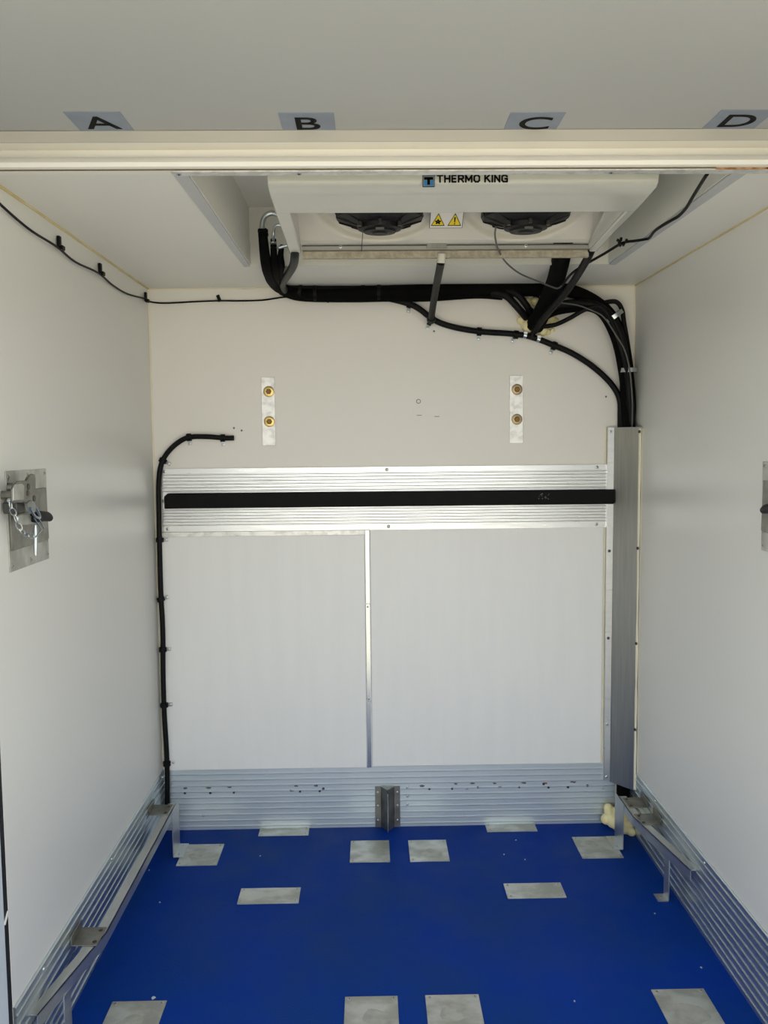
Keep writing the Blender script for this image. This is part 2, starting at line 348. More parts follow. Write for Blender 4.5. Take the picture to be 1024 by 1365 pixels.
obj('glue_residue', bm, M_['smear'], pad)
# two short metal strips with bolts
def wall_strip(x0, x1, label, washers, bx):
    t = thing('fixing_strip', label, 'bracket', ((x0+x1)/2, 0, 1.56), 'bolted metal strips on the back wall')
    bm = nb(); bb(bm, (x0, -.004, 1.56), (x1, 0, 1.826)); obj('strip_plate', bm, M_['strip'], t, .0008)
    for z, wm in zip((1.771, 1.654), washers):
        bm = nb(); lathe(bm, [(.0215, 0), (.0215, .002), (.018, .004), (.012, .0045)], (bx, -.004, z), (0, -1, 0), 28); wsh = obj('washer', bm, M_[wm], t)
        bm = nb(); lathe(bm, [(.0115, 0), (.0115, .004), (.009, .007), (.005, .0072)], (bx, -.008, z), (0, -1, 0), 6); obj('bolt_head', bm, M_['bolt'], wsh)
wall_strip(-.519, -.467, 'upright metal strip with two bright yellow bolts, high on the left of the back wall', ('brass', 'brass'), -.490)
wall_strip(.457, .511, 'upright metal strip with two tarnished brown bolts, high on the right of the back wall', ('brassd', 'brassd'), .486)
bm = nb(); tube(bm, [(.0977+.008*math.cos(a*PI/5), -.001, 1.728+.008*math.sin(a*PI/5)) for a in range(10)], .0012, 6, closed=True)
obj('plugged_hole', bm, M_['smear'], wb)
for x, z in ((.10, 1.672), (.17, 1.667)):
    bm = nb(); bb(bm, (x-.010, -.0012, z), (x+.010, 0, z+.002)); obj('scratch_mark', bm, M_['smear'], wb)
for x, z in ((.16, 2.0), (-.63, 1.63), (-.60, 1.62), (.84, 1.74)):
    bm = nb(); lathe(bm, [(.004, 0), (.003, .0015)], (x, 0, z), (0, -1, 0), 10); obj('spot', bm, M_['smear'], wb)

# ------------------------------------------------------------------ corner duct cover and what runs in it
dc = thing('duct_cover', 'tall folded aluminium duct cover in the right back corner', 'cover', (.9, 0, .18))
bm = nb(); bb(bm, (.843, -.020, .184), (.869, -.005, 1.620)); fl = obj('wall_flange', bm, M_['alu'], dc, .001)
bm = nb(); prism(bm, [(.868, -.019, .180), (.868, -.016, .180), (.9455, -.118, .180), (.9455, -.123, .180)], (0, 0, 1.438)); obj('cover_face', bm, M_['duct'], dc)
for z in (1.602, 1.128, .775, .42, .20): screw((.855, -.020, z), (0, -1, 0), fl, SC if z in (1.602, .42, .20) else SD, s=1.0)
nrm = Vector((-1, -.78, 0)).normalized()
for z in (1.600, 1.150, .775, .43): screw((.938, -.1165, z), nrm, dc, SD, s=1.0)
riser = thing('insulated_pipe_riser', 'thick black insulated pipes standing in the right back corner below the duct cover', 'pipe', (.915, -.035, 0))
bm = nb(); cyl(bm, (.921, -.031, 0), (.921, -.031, 1.55), .027, n=20); obj('pipe_sleeve', bm, M_['foamblack'], riser)

# ------------------------------------------------------------------ floor plates
def floor_plate(x0, x1, y0, y1, label, group, dark=()):
    t = thing('floor_plate', label, 'metal plate', ((x0+x1)/2, (y0+y1)/2, 0), group)
    bm = nb(); bb(bm, (x0, y0, 0), (x1, y1, .004)); obj('plate_sheet', bm, M_['plate'], t, .0008)
    for x in (x0+.012, x1-.012):
        for y in (y0+.012, y1-.012): screw((x, y, .004), (0, 0, 1), t, s=.9)
for a in ((-.560, -.359, -.076, -.006, 'narrow floor plate against the back wall, left of the upright fin bracket', 'floor plates against the back wall'),
          (.360, .563, -.074, -.006, 'narrow floor plate against the back wall, right of the upright fin bracket', 'floor plates against the back wall'),
          (-.836, -.684, -.308, -.141, 'squarish floor plate beside the post of the left guide rail', 'square floor plates in the back row'),
          (-.188, -.037, -.306, -.134, 'squarish floor plate in front of the fin bracket, the left one of that pair', 'square floor plates in the back row'),
          (.038, .187, -.308, -.138, 'squarish floor plate in front of the fin bracket, the right one of that pair', 'square floor plates in the back row'),
          (.687, .843, -.306, -.134, 'stained squarish floor plate beside the post of the right guide rail', 'square floor plates in the back row'),
          (-.567, -.357, -.583, -.482, 'oblong floor plate alone in the middle of the floor, on the left', 'oblong floor plates'),
          (.361, .564, -.579, -.481, 'oblong floor plate alone in the middle of the floor, on the right', 'oblong floor plates'),
          (-.840, -.687, -1.258, -1.087, 'large floor plate in the front row beside the left guide rail', 'front row floor plates'),
          (-.184, -.035, -1.258, -1.087, 'large floor plate in the front row, left of the central pair', 'front row floor plates'),
          (.043, .195, -1.258, -1.087, 'large floor plate in the front row, right of the central pair', 'front row floor plates'),
          (.690, .841, -1.253, -1.082, 'large floor plate in the front row near the right kick plate', 'front row floor plates')): floor_plate(*a)
for x, y, s in ((-0.531, -0.238, 0), (-0.7289, -1.069, 0), (-0.8354, -0.5587, 0), (0.4637, -0.1452, 0), (0.3982, -0.2599, 0), (0.8332, -0.686, 0), (0.4607, -1.122, 0), (0.4705, -0.3037, 0), (-0.9287, -0.3329, 0), (0.874, -0.9806, 0), (0.2259, 0.4658, 0)):
    if y > -.01: continue
    sz = .007 if abs(x) > .6 and y < -1 else .0035
    bm = nb(); prism(bm, [(x+sz*math.cos(a)*random.uniform(.4, 1), y+sz*1.6*math.sin(a)*random.uniform(.4, 1), 0) for a in (0, 1, 2.2, 3.2, 4.2, 5.2)], (0, 0, .0012)); obj('chipped_spot', bm, M_['chip'], floor)
for x, y, rx, ry in ((.125, -.250, .040, .035), (-.775, -.235, .030, .030), (.765, -1.185, .045, .045), (-.765, -1.190, .035, .040), (-.100, -1.175, .035, .035), (.115, -1.160, .040, .045), (.740, -.200, .035, .030)):
    pl = min((o for o in bpy.data.objects if o.name.startswith('plate_sheet')), key=lambda o: (o.parent.location.x-x)**2+(o.parent.location.y-y)**2)
    n = 18; ph = random.random()*6; bm = nb()
    prism(bm, [(x+rx*math.cos(2*PI*k/n)*(1+.18*math.sin(3*2*PI*k/n+ph)+.1*math.sin(5*2*PI*k/n+2*ph)), y+ry*math.sin(2*PI*k/n)*(1+.18*math.sin(2*2*PI*k/n+ph)), .0038) for k in range(n)], (0, 0, .0005))
    obj('stain', bm, M_['stain'], pl)
# fin bracket on the back kick plate
vb = thing('fin_bracket', 'upright folded metal fin bracket riveted to the middle of the back kick plate', 'bracket', (-.039, -.01, 0))
for s in (-1, 1):
    bm = nb(); cx = -.039
    prism(bm, [(cx+s*.051, -.010, .001), (cx+s*.025, -.010, .001), (cx+s*.001, -.044, .001), (cx+s*.0035, -.047, .001), (cx+s*.0275, -.0125, .001), (cx+s*.051, -.0125, .001)], (0, 0, .171))
    w_ = obj('bracket_wing', bm, M_['steel'], vb)
    for z in (.148, .092, .030): screw((cx+s*.040, -.0125, z), (0, -1, 0), w_, SB, 'rivet', .9)
bm = nb(); bb(bm, (-.0405, -.060, .001), (-.0375, -.042, .150)); obj('bracket_fin', bm, M_['zinc'], vb)

# ------------------------------------------------------------------ bent guide rails along the side walls
def guide_rail(s, name_label, path, posts, brackets):
    """s: -1 left, 1 right. path: (x, y) of inner edge at z .185; the top flange runs out towards the wall"""
    t = thing('guide_rail', name_label, 'guide rail', (s*.86, path[0][1], 0))
    Z = .185; W_ = .030; FH = .034
    for (a, b_) in zip(path, path[1:]):
        a3, b3 = Vector((*a, Z)), Vector((*b_, Z)); dirn = (b3-a3).normalized(); out = Vector((abs(dirn.y)*s, dirn.x*s*(-1 if dirn.y > 0 else 1), 0)).normalized()
        out = dirn.cross(Vector((0, 0, 1))); out = out if out.x*s > 0 else -out
        bm = nb(); prism(bm, [a3, a3+out*W_, a3+out*W_-Vector((0, 0, .003)), a3-Vector((0, 0, .003))], b3-a3); prt = obj('rail_flange', bm, M_['alus'], t)
        bm = nb(); prism(bm, [a3, a3+out*.003, a3+out*.003-Vector((0, 0, FH)), a3-Vector((0, 0, FH))], b3-a3); obj('rail_web', bm, M_['alus'], prt)
    for (x, y, zt) in posts:
        bm = nb(); hw_ = .055 if zt > .17 else .024; zf = .0045 if zt > .17 else .0
        bb(bm, (x-.0015, y-hw_, zf+.003), (x+.0015, y+hw_, zt)); bb(bm, (x if s < 0 else x-.036, y-hw_, zf), (x+.036 if s < 0 else x, y+hw_, zf+.003))
        pst = obj('post', bm, M_['alus'], t); [screw((x-s*.018, y+q, zf+.003), (0, 0, 1), pst, s=.9) for q in ((-.035, .035) if zt > .17 else (0,))]
    for y in brackets:
        bm = nb(); xi = s*.868
        bb(bm, (xi, y-.045, Z), (s*.938, y+.045, Z+.003)); bb(bm, (s*.938, y-.045, Z), (s*.941, y+.045, Z+.028))
        br = obj('wall_bracket', bm, M_['steel'], t, .001)
        for yy in (-.028, .028): screw((s*.880, y+yy, Z+.003), (0, 0, 1), br, SD, s=1.0)
    return t
gl = guide_rail(-1, 'long bent aluminium guide rail on posts along the left kick plate', [(-.860, -.175), (-.862, -1.050), (-.922, -1.400)], [(-.8585, -.195, .185), (-.900, -1.265, .155)], [-.235, -1.070])
gr = guide_rail(1, 'short bent aluminium guide rail on posts in the right back corner', [(.859, -.175), (.858, -.355), (.921, -.757)], [(.8570, -.195, .185), (.905, -.590, .155)], [-.240, -.385])

# ------------------------------------------------------------------ labels on the front ceiling
for ch, x, y, lab in (('A', -.644, -1.566, 'grey film label with the letter A, stuck on the ceiling above the beam'), ('B', -.2187, -1.558, 'grey film label with the letter B, stuck on the ceiling above the beam'),
                      ('C', .2495, -1.556, 'grey film label with the letter C, stuck on the ceiling above the beam'), ('D', .673, -1.566, 'grey film label with the letter D, stuck on the ceiling above the beam')):
    t = thing('letter_label', lab, 'label', (x, y, HV), 'letter labels in a row on the front ceiling')
    bm = nb(); bb(bm, (x-.056, y-.060, HV-.0010), (x+.056, y+.060, HV)); obj('film', bm, M_['film'], t)
    me, tw, th = text_mesh(ch, .096, M_['ink'], .0008, 1.08)
    o = link('lettering', me, t); o.location = (x+(.004 if ch in 'CD' else 0), y-.003, HV-.0014); o.rotation_euler = (PI, 0, 0)

# ------------------------------------------------------------------ cooling unit in the recess
ev = thing('cooling_unit', 'white ceiling mounted refrigeration unit with two fans, hanging in the recess', 'cooling unit', (.14, -1.0, 2.34))
UX0, UX1 = -.338, .612
bm = nb()
pf = [(-1.250, 2.34), (-1.268, 2.26), (-1.272, 2.205), (-1.267, 2.192), (-1.252, 2.184), (-1.20, 2.179), (-1.085, 2.171), (-1.080, 2.176), (-1.078, 2.34)]
def ux(x, y, s):   # corner flare of the front
    return x
prism(bm, [(UX0, y, z) for y, z in pf], (UX1-UX0, 0, 0)); obj('front_cover', bm, M_['plastic'], ev, .012)
for x0, x1, x2 in ((-.338, -.301, -.299), (.622, .588, .565)):
    bm = nb()
    a = [(-1.10, 2.1725), (-.90, 2.163), (-.702, 2.150), (-.698, 2.156), (-.698, 2.34), (-1.10, 2.34)]
    xo = x0 if x0 < 0 else UX1
    prism(bm, [(xo, y, z) for y, z in a], (x1-xo, 0, 0)); obj('side_cover', bm, M_['plastic'], ev, .004)
    if x0 > 0:
        bm = nb(); prism(bm, [(x1, -1.09, 2.182), (x1, -.71, 2.158), (x1-.006, -.71, 2.166), (x1-.03, -1.09, 2.23), (x1, -1.09, 2.25)][:4], (0, 0, .004)); obj('inner_return', bm, M_['plastic'], ev)
FC = (-.062, .361)   # fan centres across
def panel(u, v):
    x = -.302 + (.588+.302)*u
    P = [(-.99, 2.335), (-.93, 2.312), (-.86, 2.268), (-.80, 2.222), (-.76, 2.192), (-.740, 2.180), (-.720, 2.174), (-.705, 2.180)]
    t = v*(len(P)-1); k = min(int(t), len(P)-2); q = t-k
    y = P[k][0]*(1-q)+P[k+1][0]*q; z = P[k][1]*(1-q)+P[k+1][1]*q
    dmin = min(math.hypot((x-c), (y+.90)*1.25) for c in FC)
    e = min(1, max(0, (.215-dmin)/.025)); e = e*e*(3-2*e)
    return Vector((x, y+.012*e, z+.016*e))
bm = nb(); grid(bm, panel, 160, 60); obj('fan_panel', bm, M_['fanpanel'], ev)
for c in FC:
    o_ = (c, -.865, 2.163)
    bm = nb(); lathe(bm, [(.020, .006), (.024, .009), (.046, .010), (.049, .015), (.062, .018), (.066, .030), (.124, .048), (.126, .052), (.126, .13)], o_, (0, -.03, 1), 48); g = obj('fan_guard', bm, M_['fan'], ev)
    for k in range(12):
        a = 2*PI*k/12+.2; p = Vector((math.cos(a), math.sin(a), 0)); b0 = Vector(o_)
        bm = nb(); tube(bm, [b0+p*.066+Vector((0, 0, .030)), b0+p*.123+Vector((0, 0, .0475)), b0+p*.128+Vector((0, 0, .075))], .0025, 6, 2); obj('guard_rib', bm, M_['fan'], g)
    for k in range(3):
        a = -PI/2 + (k-1)*.9; p = Vector((math.cos(a), math.sin(a), 0)); b0 = Vector(o_)
        bm = nb(); lathe(bm, [(.006, 0), (.006, .012)], b0+p*.072+Vector((0, 0, .018)), n=10); obj('guard_bolt', bm, M_['dkscrew'], g)
    bm = nb(); bb(bm, (c-.012, -.917, 2.170), (c+.012, -.914, 2.176)); obj('motor_badge', bm, M_['smear'], g)
bm = nb(); prism(bm, [(UX0+.04, y, z) for y, z in ((-.712, 2.173), (-.716, 2.168), (-.712, 2.158), (-.690, 2.158), (-.690, 2.175))], (.885, 0, 0)); obj('drain_pan', bm, M_['pan'], ev)
bm = nb(); bb(bm, (UX0+.04, -.690, 2.138), (.590, -.672, 2.160)); obj('foam_strip', bm, M_['tan'], ev)
bm = nb(); bb(bm, (.085, -.722, 2.160), (.145, -.716, 2.178)); obj('drain_tab', bm, M_['duct'], ev)
for x in (-.18, .13, .39): screw((x, -.716, 2.167), (0, -1, 0), ev, s=.9)
# twin hazard decal on the fan panel
def on_panel(px, py, off): pass
dz = Vector((0, .7071*.80, -.7071)); up = Vector((0, -.58, .43)).normalized(); nr = Vector((1, 0, 0)).cross(up)
dn = nr if nr.y < 0 else -nr
dc0 = Vector((.135, -.819, 2.2265)) + dn*.010
Rm = Matrix((Vector((1, 0, 0)), up, dn)).transposed()
def dpt(x, y, h=0): return dc0 + Rm @ Vector((x, y, h))
bm = nb(); prism(bm, [dpt(-.049, -.030), dpt(.049, -.030), dpt(.049, .032), dpt(-.049, .032)], dn*.001)
decal = obj('hazard_decal', bm, M_['ink'], ev)
bm = nb(); prism(bm, [dpt(-.0475, -.0285, .001), dpt(.0475, -.0285, .001), dpt(.0475, .0305, .001), dpt(-.0475, .0305, .001)], dn*.0004); obj('decal_sheet', bm, M_['paper'], decal)
for cx in (-.0245, .0245):
    for k, m in ((1.0, 'ink'), (.84, 'inky')):
        bm = nb(); h = .0014+(.0004 if m == 'ink' else .0008)
        prism(bm, [dpt(cx-.0205*k, -.001-.0195*k, h), dpt(cx+.0205*k, -.001-.0195*k, h), dpt(cx, -.001+.0255*k, h)], dn*.0004); obj('warning_triangle', bm, M_[m], decal)
bm = nb(); prism(bm, [dpt(.0245-.0022, .011, .0026), dpt(.0245+.0022, .011, .0026), dpt(.0245+.0013, -.008, .0026), dpt(.0245-.0013, -.008, .0026)], dn*.0003)
prism(bm, [dpt(.0245+.0022*math.cos(a), -.013+.0022*math.sin(a), .0026) for a in (0, 1, 2.1, 3.14, 4.2, 5.2)], dn*.0003); obj('exclamation_mark', bm, M_['ink'], decal)
bm = nb()
for k in range(5):
    a = 2*PI*k/5+.3; ct = (-.0245+.0052*math.cos(a), -.0055+.0052*math.sin(a))
    prism(bm, [dpt(ct[0]+.0046*math.cos(b)*math.cos(a)-.0030*math.sin(b)*math.sin(a), ct[1]+.0046*math.cos(b)*math.sin(a)+.0030*math.sin(b)*math.cos(a), .0026) for b in [j*PI/4 for j in range(8)]], dn*.0003)
obj('fan_symbol', bm, M_['ink'], decal)
# maker's lettering on the front face
GL = {'T': [((0, 1), (1, 1)), ((.5, 1), (.5, 0))], 'H': [((0, 0), (0, 1)), ((1, 0), (1, 1)), ((0, .5), (1, .5))],
      'E': [((0, 0), (0, 1)), ((0, 1), (.92, 1)), ((0, .5), (.85, .5)), ((0, 0), (.92, 0))],
      'R': [((0, 0), (0, 1)), ((0, 1), (.75, 1)), ((.75, 1), (1, .86)), ((1, .86), (1, .60)), ((1, .60), (.75, .45)), ((.75, .45), (0, .45)), ((.55, .45), (1, 0))],
      'M': [((0, 0), (0, 1)), ((0, 1), (.5, .25)), ((.5, .25), (1, 1)), ((1, 1), (1, 0))],
      'O': [((.25, 0), (.75, 0)), ((.75, 0), (1, .22)), ((1, .22), (1, .78)), ((1, .78), (.75, 1)), ((.75, 1), (.25, 1)), ((.25, 1), (0, .78)), ((0, .78), (0, .22)), ((0, .22), (.25, 0))],
      'K': [((0, 0), (0, 1)), ((0, .42), (.9, 1)), ((.35, .62), (1, 0))], 'I': [((0, 0), (0, 1))], 'N': [((0, 0), (0, 1)), ((0, 1), (1, 0)), ((1, 0), (1, 1))],
      'G': [((1, .80), (.72, 1)), ((.72, 1), (.25, 1)), ((.25, 1), (0, .78)), ((0, .78), (0, .22)), ((0, .22), (.25, 0)), ((.25, 0), (1, 0)), ((1, 0), (1, .45)), ((1, .45), (.6, .45))]}
WD = {'M': 1.25, 'I': 0, 'O': 1.1, 'G': 1.08, 'E': .82, 'T': 1.0}
hh, tk = .0150, .0040; x = 0; glyphs = []
for chh in 'THERMO KING':
    if chh == ' ': x += .0075; continue
    wd = .0112*WD.get(chh, 1.0); glyphs.append((chh, x, wd)); x += wd+tk+.0022
tot = x-.0022-tk; kx = (.172-tk)/tot
for chh, gx, wd in glyphs:
    bm = nb()
    for k_, (a, b_) in enumerate(GL[chh]):
        A = Vector((.1573-.172/2+tk/2+(gx+a[0]*wd)*kx, 0, 2.2020+(a[1]-.5)*hh)); B_ = Vector((.1573-.172/2+tk/2+(gx+b_[0]*wd)*kx, 0, 2.2020+(b_[1]-.5)*hh))
        dv = (B_-A).normalized(); nv = Vector((-dv.z, 0, dv.x))*tk/2; A = A-dv*tk*.45; B_ = B_+dv*tk*.45; y0 = -1.2735-.00002*k_
        prism(bm, [Vector((p.x, y0, p.z)) for p in (A-nv, B_-nv, B_+nv, A+nv)], (0, -.0008, 0))
    obj('letter', bm, M_['ink'], ev)
LX, LZ, LY = .0513, 2.1965, -1.2735
bm = nb(); bb(bm, (LX-.0145, LY-.0006, LZ-.0135), (LX+.0145, LY+.002, LZ+.0135)); lg = obj('logo_badge', bm, M_['ink'], ev)
bm = nb(); bb(bm, (LX-.0132, LY-.0010, LZ-.0122), (LX+.0132, LY-.0004, LZ+.0122)); obj('badge_field', bm, M_['film'], lg)
bm = nb(); bb(bm, (LX-.011, LY-.0014, LZ+.003), (LX+.011, LY-.0009, LZ+.0095)); bb(bm, (LX-.0035, LY-.0014, LZ-.009), (LX+.0035, LY-.0009, LZ+.0095)); obj('badge_letter', bm, M_['ink'], lg)
bm = nb()
for s in (-1, 1):
    bb(bm, (LX+s*.0045, LY-.0014, LZ-.0105), (LX+s*.011, LY-.0009, LZ+.0015)); 
bb(bm, (LX-.0035, LY-.0012, LZ-.0115), (LX+.0035, LY-.0008, LZ-.0095)); obj('badge_letter', bm, M_['inkb'], lg)
me, tw, th = text_mesh('®', .012, M_['ink'], 0, 1.0, .0003); o = link('lettering', me, ev); o.location = (.0690, -1.2745, 2.213); o.rotation_euler = (PI/2-.05, 0, 0)

# ------------------------------------------------------------------ hoses and cables
def hose(name, label, cat, pts, rad, m='black', group=None, n=14, sub=6, part='hose_run'):
    bm = nb(); tube(bm, pts, rad, n, sub); return tag(obj(name, bm, M_[m]), label, cat, group)
def bundle(name, label, cat, runs, group=None):
    t = thing(name, label, cat, runs[0][1][0], group)
    for nm, pts, rad, m in runs:
        bm = nb(); tube(bm, pts, rad, 14, 6); obj(nm, bm, M_[m], t)
    return t
# main bundle along the top of the back wall
mb = bundle('hose_bundle', 'thick black hose bundle running along the top of the back wall into the right corner', 'hose', [
  ('hose', [(-0.4259, -0.05, 2.164), (-0.3812, -0.04, 2.143), (-0.2432, -0.035, 2.137), (-0.0697, -0.035, 2.144), (0.104, -0.035, 2.149), (0.3361, -0.035, 2.15), (0.5105, -0.035, 2.152), (0.655, -0.04, 2.15), (0.7559, -0.045, 2.117), (0.8339, -0.05, 2.056), (0.8817, -0.05, 1.964), (0.9067, -0.05, 1.849), (.918, -.040, 1.70), (.920, -.036, 1.60)], [.022, .022, .024, .028, .027, .025, .023, .024, .024, .020], 'foamblack'),
  ('hose', [(-0.4151, -0.04, 2.18), (-0.359, -0.025, 2.165), (-0.1565, -0.02, 2.159), (0.0469, -0.02, 2.163), (0.3381, -0.02, 2.164), (0.5717, -0.02, 2.166), (0.7182, -0.02, 2.133), (0.8214, -0.02, 2.084), (0.8778, -0.022, 1.997), (0.9029, -0.022, 1.881), (.900, -.022, 1.60)], .016, 'black'),
  ('hose', [(-0.4319, -0.05, 2.15), (-0.3592, -0.03, 2.13), (-0.1857, -0.03, 2.126), (-0.0118, -0.03, 2.128), (0.1478, -0.03, 2.127), (0.3222, -0.03, 2.134), (0.4241, -0.03, 2.125)], [.014, .016, .018, .018, .015, .012], 'foamblack')])
for x, y, a in ((383, 392, .2), (420, 394, 0), (452, 394, 0), (505, 391, 0), (810, 424, 1.0)):
    pass
for p, dr in (((-0.3009, -0.035, 2.143), (1, 0, 0)), ((-0.0552, -0.035, 2.144), (1, 0, 0)), ((-0.3585, -0.035, 2.149), (1, 0, -.2))):
    bm = nb(); dv = Vector(dr).normalized()*.006; cyl(bm, Vector(p)-dv, Vector(p)+dv, .0295, n=24); obj('cable_tie', bm, M_['black'], mb)
dn1 = bundle('branch_hoses', 'pair of black hoses branching down from the bundle into the yellow foam', 'hose', [
  ('hose', [(0.3783, -0.045, 2.14), (0.4339, -0.06, 2.123), (0.4832, -0.06, 2.074), (0.5177, -0.03, 2.044)], .0135, 'black'),
  ('hose', [(0.4383, -0.05, 2.144), (0.4763, -0.065, 2.127), (0.512, -0.06, 2.088), (0.5352, -0.03, 2.061)], .0125, 'black')])
loop = bundle('cable_bundle', 'black hoses arching from the yellow foam to the right corner and down to the duct', 'hose', [
  ('hose', [(0.5586, -0.03, 2.044), (0.6076, -0.06, 2.079), (0.6775, -0.07, 2.091), (0.763, -0.075, 2.087), (0.8256, -0.08, 2.046), (0.8729, -0.08, 1.961), (0.9011, -0.07, 1.819), (.926, -.050, 1.66), (.930, -.045, 1.60)], [.0165, .0165, .0165, .014], 'black'),
  ('hose', [(0.5588, -0.03, 2.021), (0.6098, -0.05, 2.058), (0.6858, -0.06, 2.073), (0.7612, -0.06, 2.075), (0.8125, -0.065, 2.037), (0.8588, -0.07, 1.934), (0.8899, -0.06, 1.791), (.905, -.035, 1.66), (.908, -.030, 1.60)], .014, 'foamblack'),
  ('hose', [(0.5647, -0.03, 2.009), (0.6247, -0.05, 2.015), (0.6803, -0.06, 2.039), (0.733, -0.08, 2.067), (0.7879, -0.09, 2.076), (0.8303, -0.095, 2.022), (0.8736, -0.1, 1.902), (0.9136, -0.07, 1.761), (.920, -.050, 1.64), (.922, -.045, 1.60)], .0085, 'black'),
  ('hose', [(0.7985, -0.05, 2.094), (0.8566, -0.05, 2.102), (0.8832, -0.05, 2.073), (0.8926, -0.05, 2.022), (0.918, -0.05, 1.878), (0.9398, -0.035, 1.705), (.932, -.030, 1.60)], .009, 'black')])
for p, tgt, rd in (((0.8487, -0.06, 2.043), (.55, 0, -.8), .040), ((0.9068, -0.06, 1.837), (0, 0, -1), .036)):
    bm = nb(); dv = Vector(tgt).normalized()*.008; cyl(bm, Vector(p)-dv, Vector(p)+dv, rd, n=28, caps=False); 
    bmesh.ops.solidify(bm, geom=bm.faces[:], thickness=.003); obj('metal_strap', bm, M_['zinc'], loop)
hose('grey_control_wire', 'thin grey wire crossing the black hoses down to the duct cover', 'wire', [(0.6333, -0.1, 2.09), (0.6992, -0.1, 2.081), (0.7599, -0.11, 2.056), (0.7961, -0.125, 2.029), (0.8411, -0.13, 1.961), (0.8702, -0.13, 1.913), (0.8973, -0.11, 1.844), (0.9166, -0.09, 1.731), (.925, -.068, 1.64), (.925, -.062, 1.60)], .0028, 'grey')
dr1 = bundle('drain_hose', 'black drain hose looping below the bundle and curving down to the duct cover', 'hose', [
  ('hose', [(-0.0351, -0.03, 2.125), (0.0319, -0.02, 2.112), (0.0929, -0.02, 2.089), (0.1627, -0.02, 2.039), (0.2356, -0.02, 2.013), (0.338, -0.02, 1.995), (0.4553, -0.02, 1.986), (0.5375, -0.02, 1.973), (0.6317, -0.02, 1.938), (0.7056, -0.02, 1.905), (0.7857, -0.02, 1.853), (0.8545, -0.02, 1.788), (0.8878, -0.02, 1.729), (.892, -.020, 1.66), (.893, -.018, 1.60)], .0115, 'black'),
  ('tee_branch', [(0.5404, -0.02, 1.973), (0.5501, -0.03, 2.009), (0.5615, -0.045, 2.053)], .0115, 'black')])
for p, dv in (((0.514, -0.02, 1.979), (1, 0, -.25)), ((0.5669, -0.02, 1.964), (1, 0, -.4))):
    bm = nb(); v = Vector(dv).normalized()*.006; cyl(bm, Vector(p)-v, Vector(p)+v, .0135, n=20); box(bm, Vector(p)+Vector((0, -.012, .008)), (.014, .006, .008)); obj('hose_clip', bm, M_['zinc'], dr1)
cd = bundle('condensate_hose', 'short black condensate hose from the middle of the unit down to the drain hose', 'hose', [
  ('hose', [(0.1305, -0.685, 2.126), (0.1328, -0.6, 2.118), (0.1373, -0.42, 2.103), (0.1419, -0.22, 2.076), (0.1452, -0.06, 2.042)], .0125, 'black')])
bm = nb(); cyl(bm, (0.1325, -0.69, 2.15), (0.1304, -0.685, 2.122), .013, .014, 20); obj('hose_plug', bm, M_['plug'], cd)
bm = nb(); lathe(bm, [(.016, -.008), (.018, 0), (.016, .014)], (0.1459, -0.05, 2.038), (0, -1, .4), 20); obj('elbow_joint', bm, M_['ghose'], cd)
bm = nb(); cyl(bm, (0.1459, -0.05, 2.038), (0.1525, 0, 2.048), .013); obj('elbow_stub', bm, M_['ghose'], cd)
bt = hose('insulated_suction_pipe', 'fat black insulated pipe dropping from behind the unit into the foam', 'pipe', [(0.5484, -0.52, 2.223), (0.5592, -0.44, 2.184), (0.5748, -0.3, 2.148), (0.5763, -0.18, 2.102), (0.564, -0.09, 2.052), (0.55, -0.03, 2.015)], [.032, .032, .032, .033, .034, .036], 'foamblack')
rh = hose('corner_drain_hose', 'black drain hose slanting from the right end of the unit to the foam', 'hose', [(0.5988, -0.7, 2.164), (0.598, -0.64, 2.142), (0.606, -0.46, 2.117), (0.5953, -0.33, 2.082), (0.5764, -0.22, 2.052), (0.5565, -0.1, 2.017), (0.5463, -0.05, 1.99)], .0125, 'black')
lh = hose('left_drain_hose', 'dark grey drain hose from the left end of the unit down to the bundle', 'hose', [(-0.32, -0.715, 2.159), (-0.3232, -0.68, 2.146), (-0.3368, -0.58, 2.139), (-0.3686, -0.42, 2.141), (-0.4063, -0.22, 2.15), (-0.4146, -0.08, 2.147)], .0135, 'ghose')
# refrigerant pipes at the left end
pp = bundle('refrigerant_pipes', 'bent silver and black refrigerant pipes between the left recess wall and the unit', 'pipe', [
  ('copper_bend', [(-0.3802, -0.62, 2.288), (-0.399, -0.62, 2.293), (-0.4181, -0.62, 2.284), (-0.428, -0.62, 2.263), (-0.4285, -0.62, 2.238)], .0085, 'zinc'),
  ('sleeve', [(-0.4284, -0.62, 2.243), (-0.4295, -0.58, 2.196), (-0.4303, -0.52, 2.156), (-0.4345, -0.4, 2.145), (-0.4416, -0.22, 2.15), (-0.4278, -0.09, 2.148), (-0.3861, -0.05, 2.141)], [.014, .0165, .019, .019, .017, .014], 'foamblack'),
  ('copper_bend', [(-0.3667, -0.62, 2.254), (-0.3809, -0.62, 2.256), (-0.3905, -0.62, 2.247), (-0.3944, -0.62, 2.228), (-0.397, -0.6, 2.21)], .0048, 'zinc'),
  ('sleeve', [(-0.3969, -0.6, 2.217), (-0.3996, -0.57, 2.186), (-0.4044, -0.51, 2.153), (-0.41, -0.39, 2.144), (-0.4191, -0.2, 2.156), (-0.4126, -0.07, 2.155)], [.009, .011, .014, .014, .012], 'foamblack'),
  ('sleeve', [(-0.3708, -0.59, 2.198), (-0.3801, -0.55, 2.176), (-0.3832, -0.5, 2.155), (-0.3996, -0.39, 2.149), (-0.4164, -0.2, 2.156), (-0.4136, -0.06, 2.154)], [.007, .011, .013, .012, .010], 'foamblack')])
bm = nb(); cyl(bm, (-0.3795, -0.6, 2.191), (-0.3507, -0.6, 2.198), .005); obj('valve_stub', bm, M_['zinc'], pp)
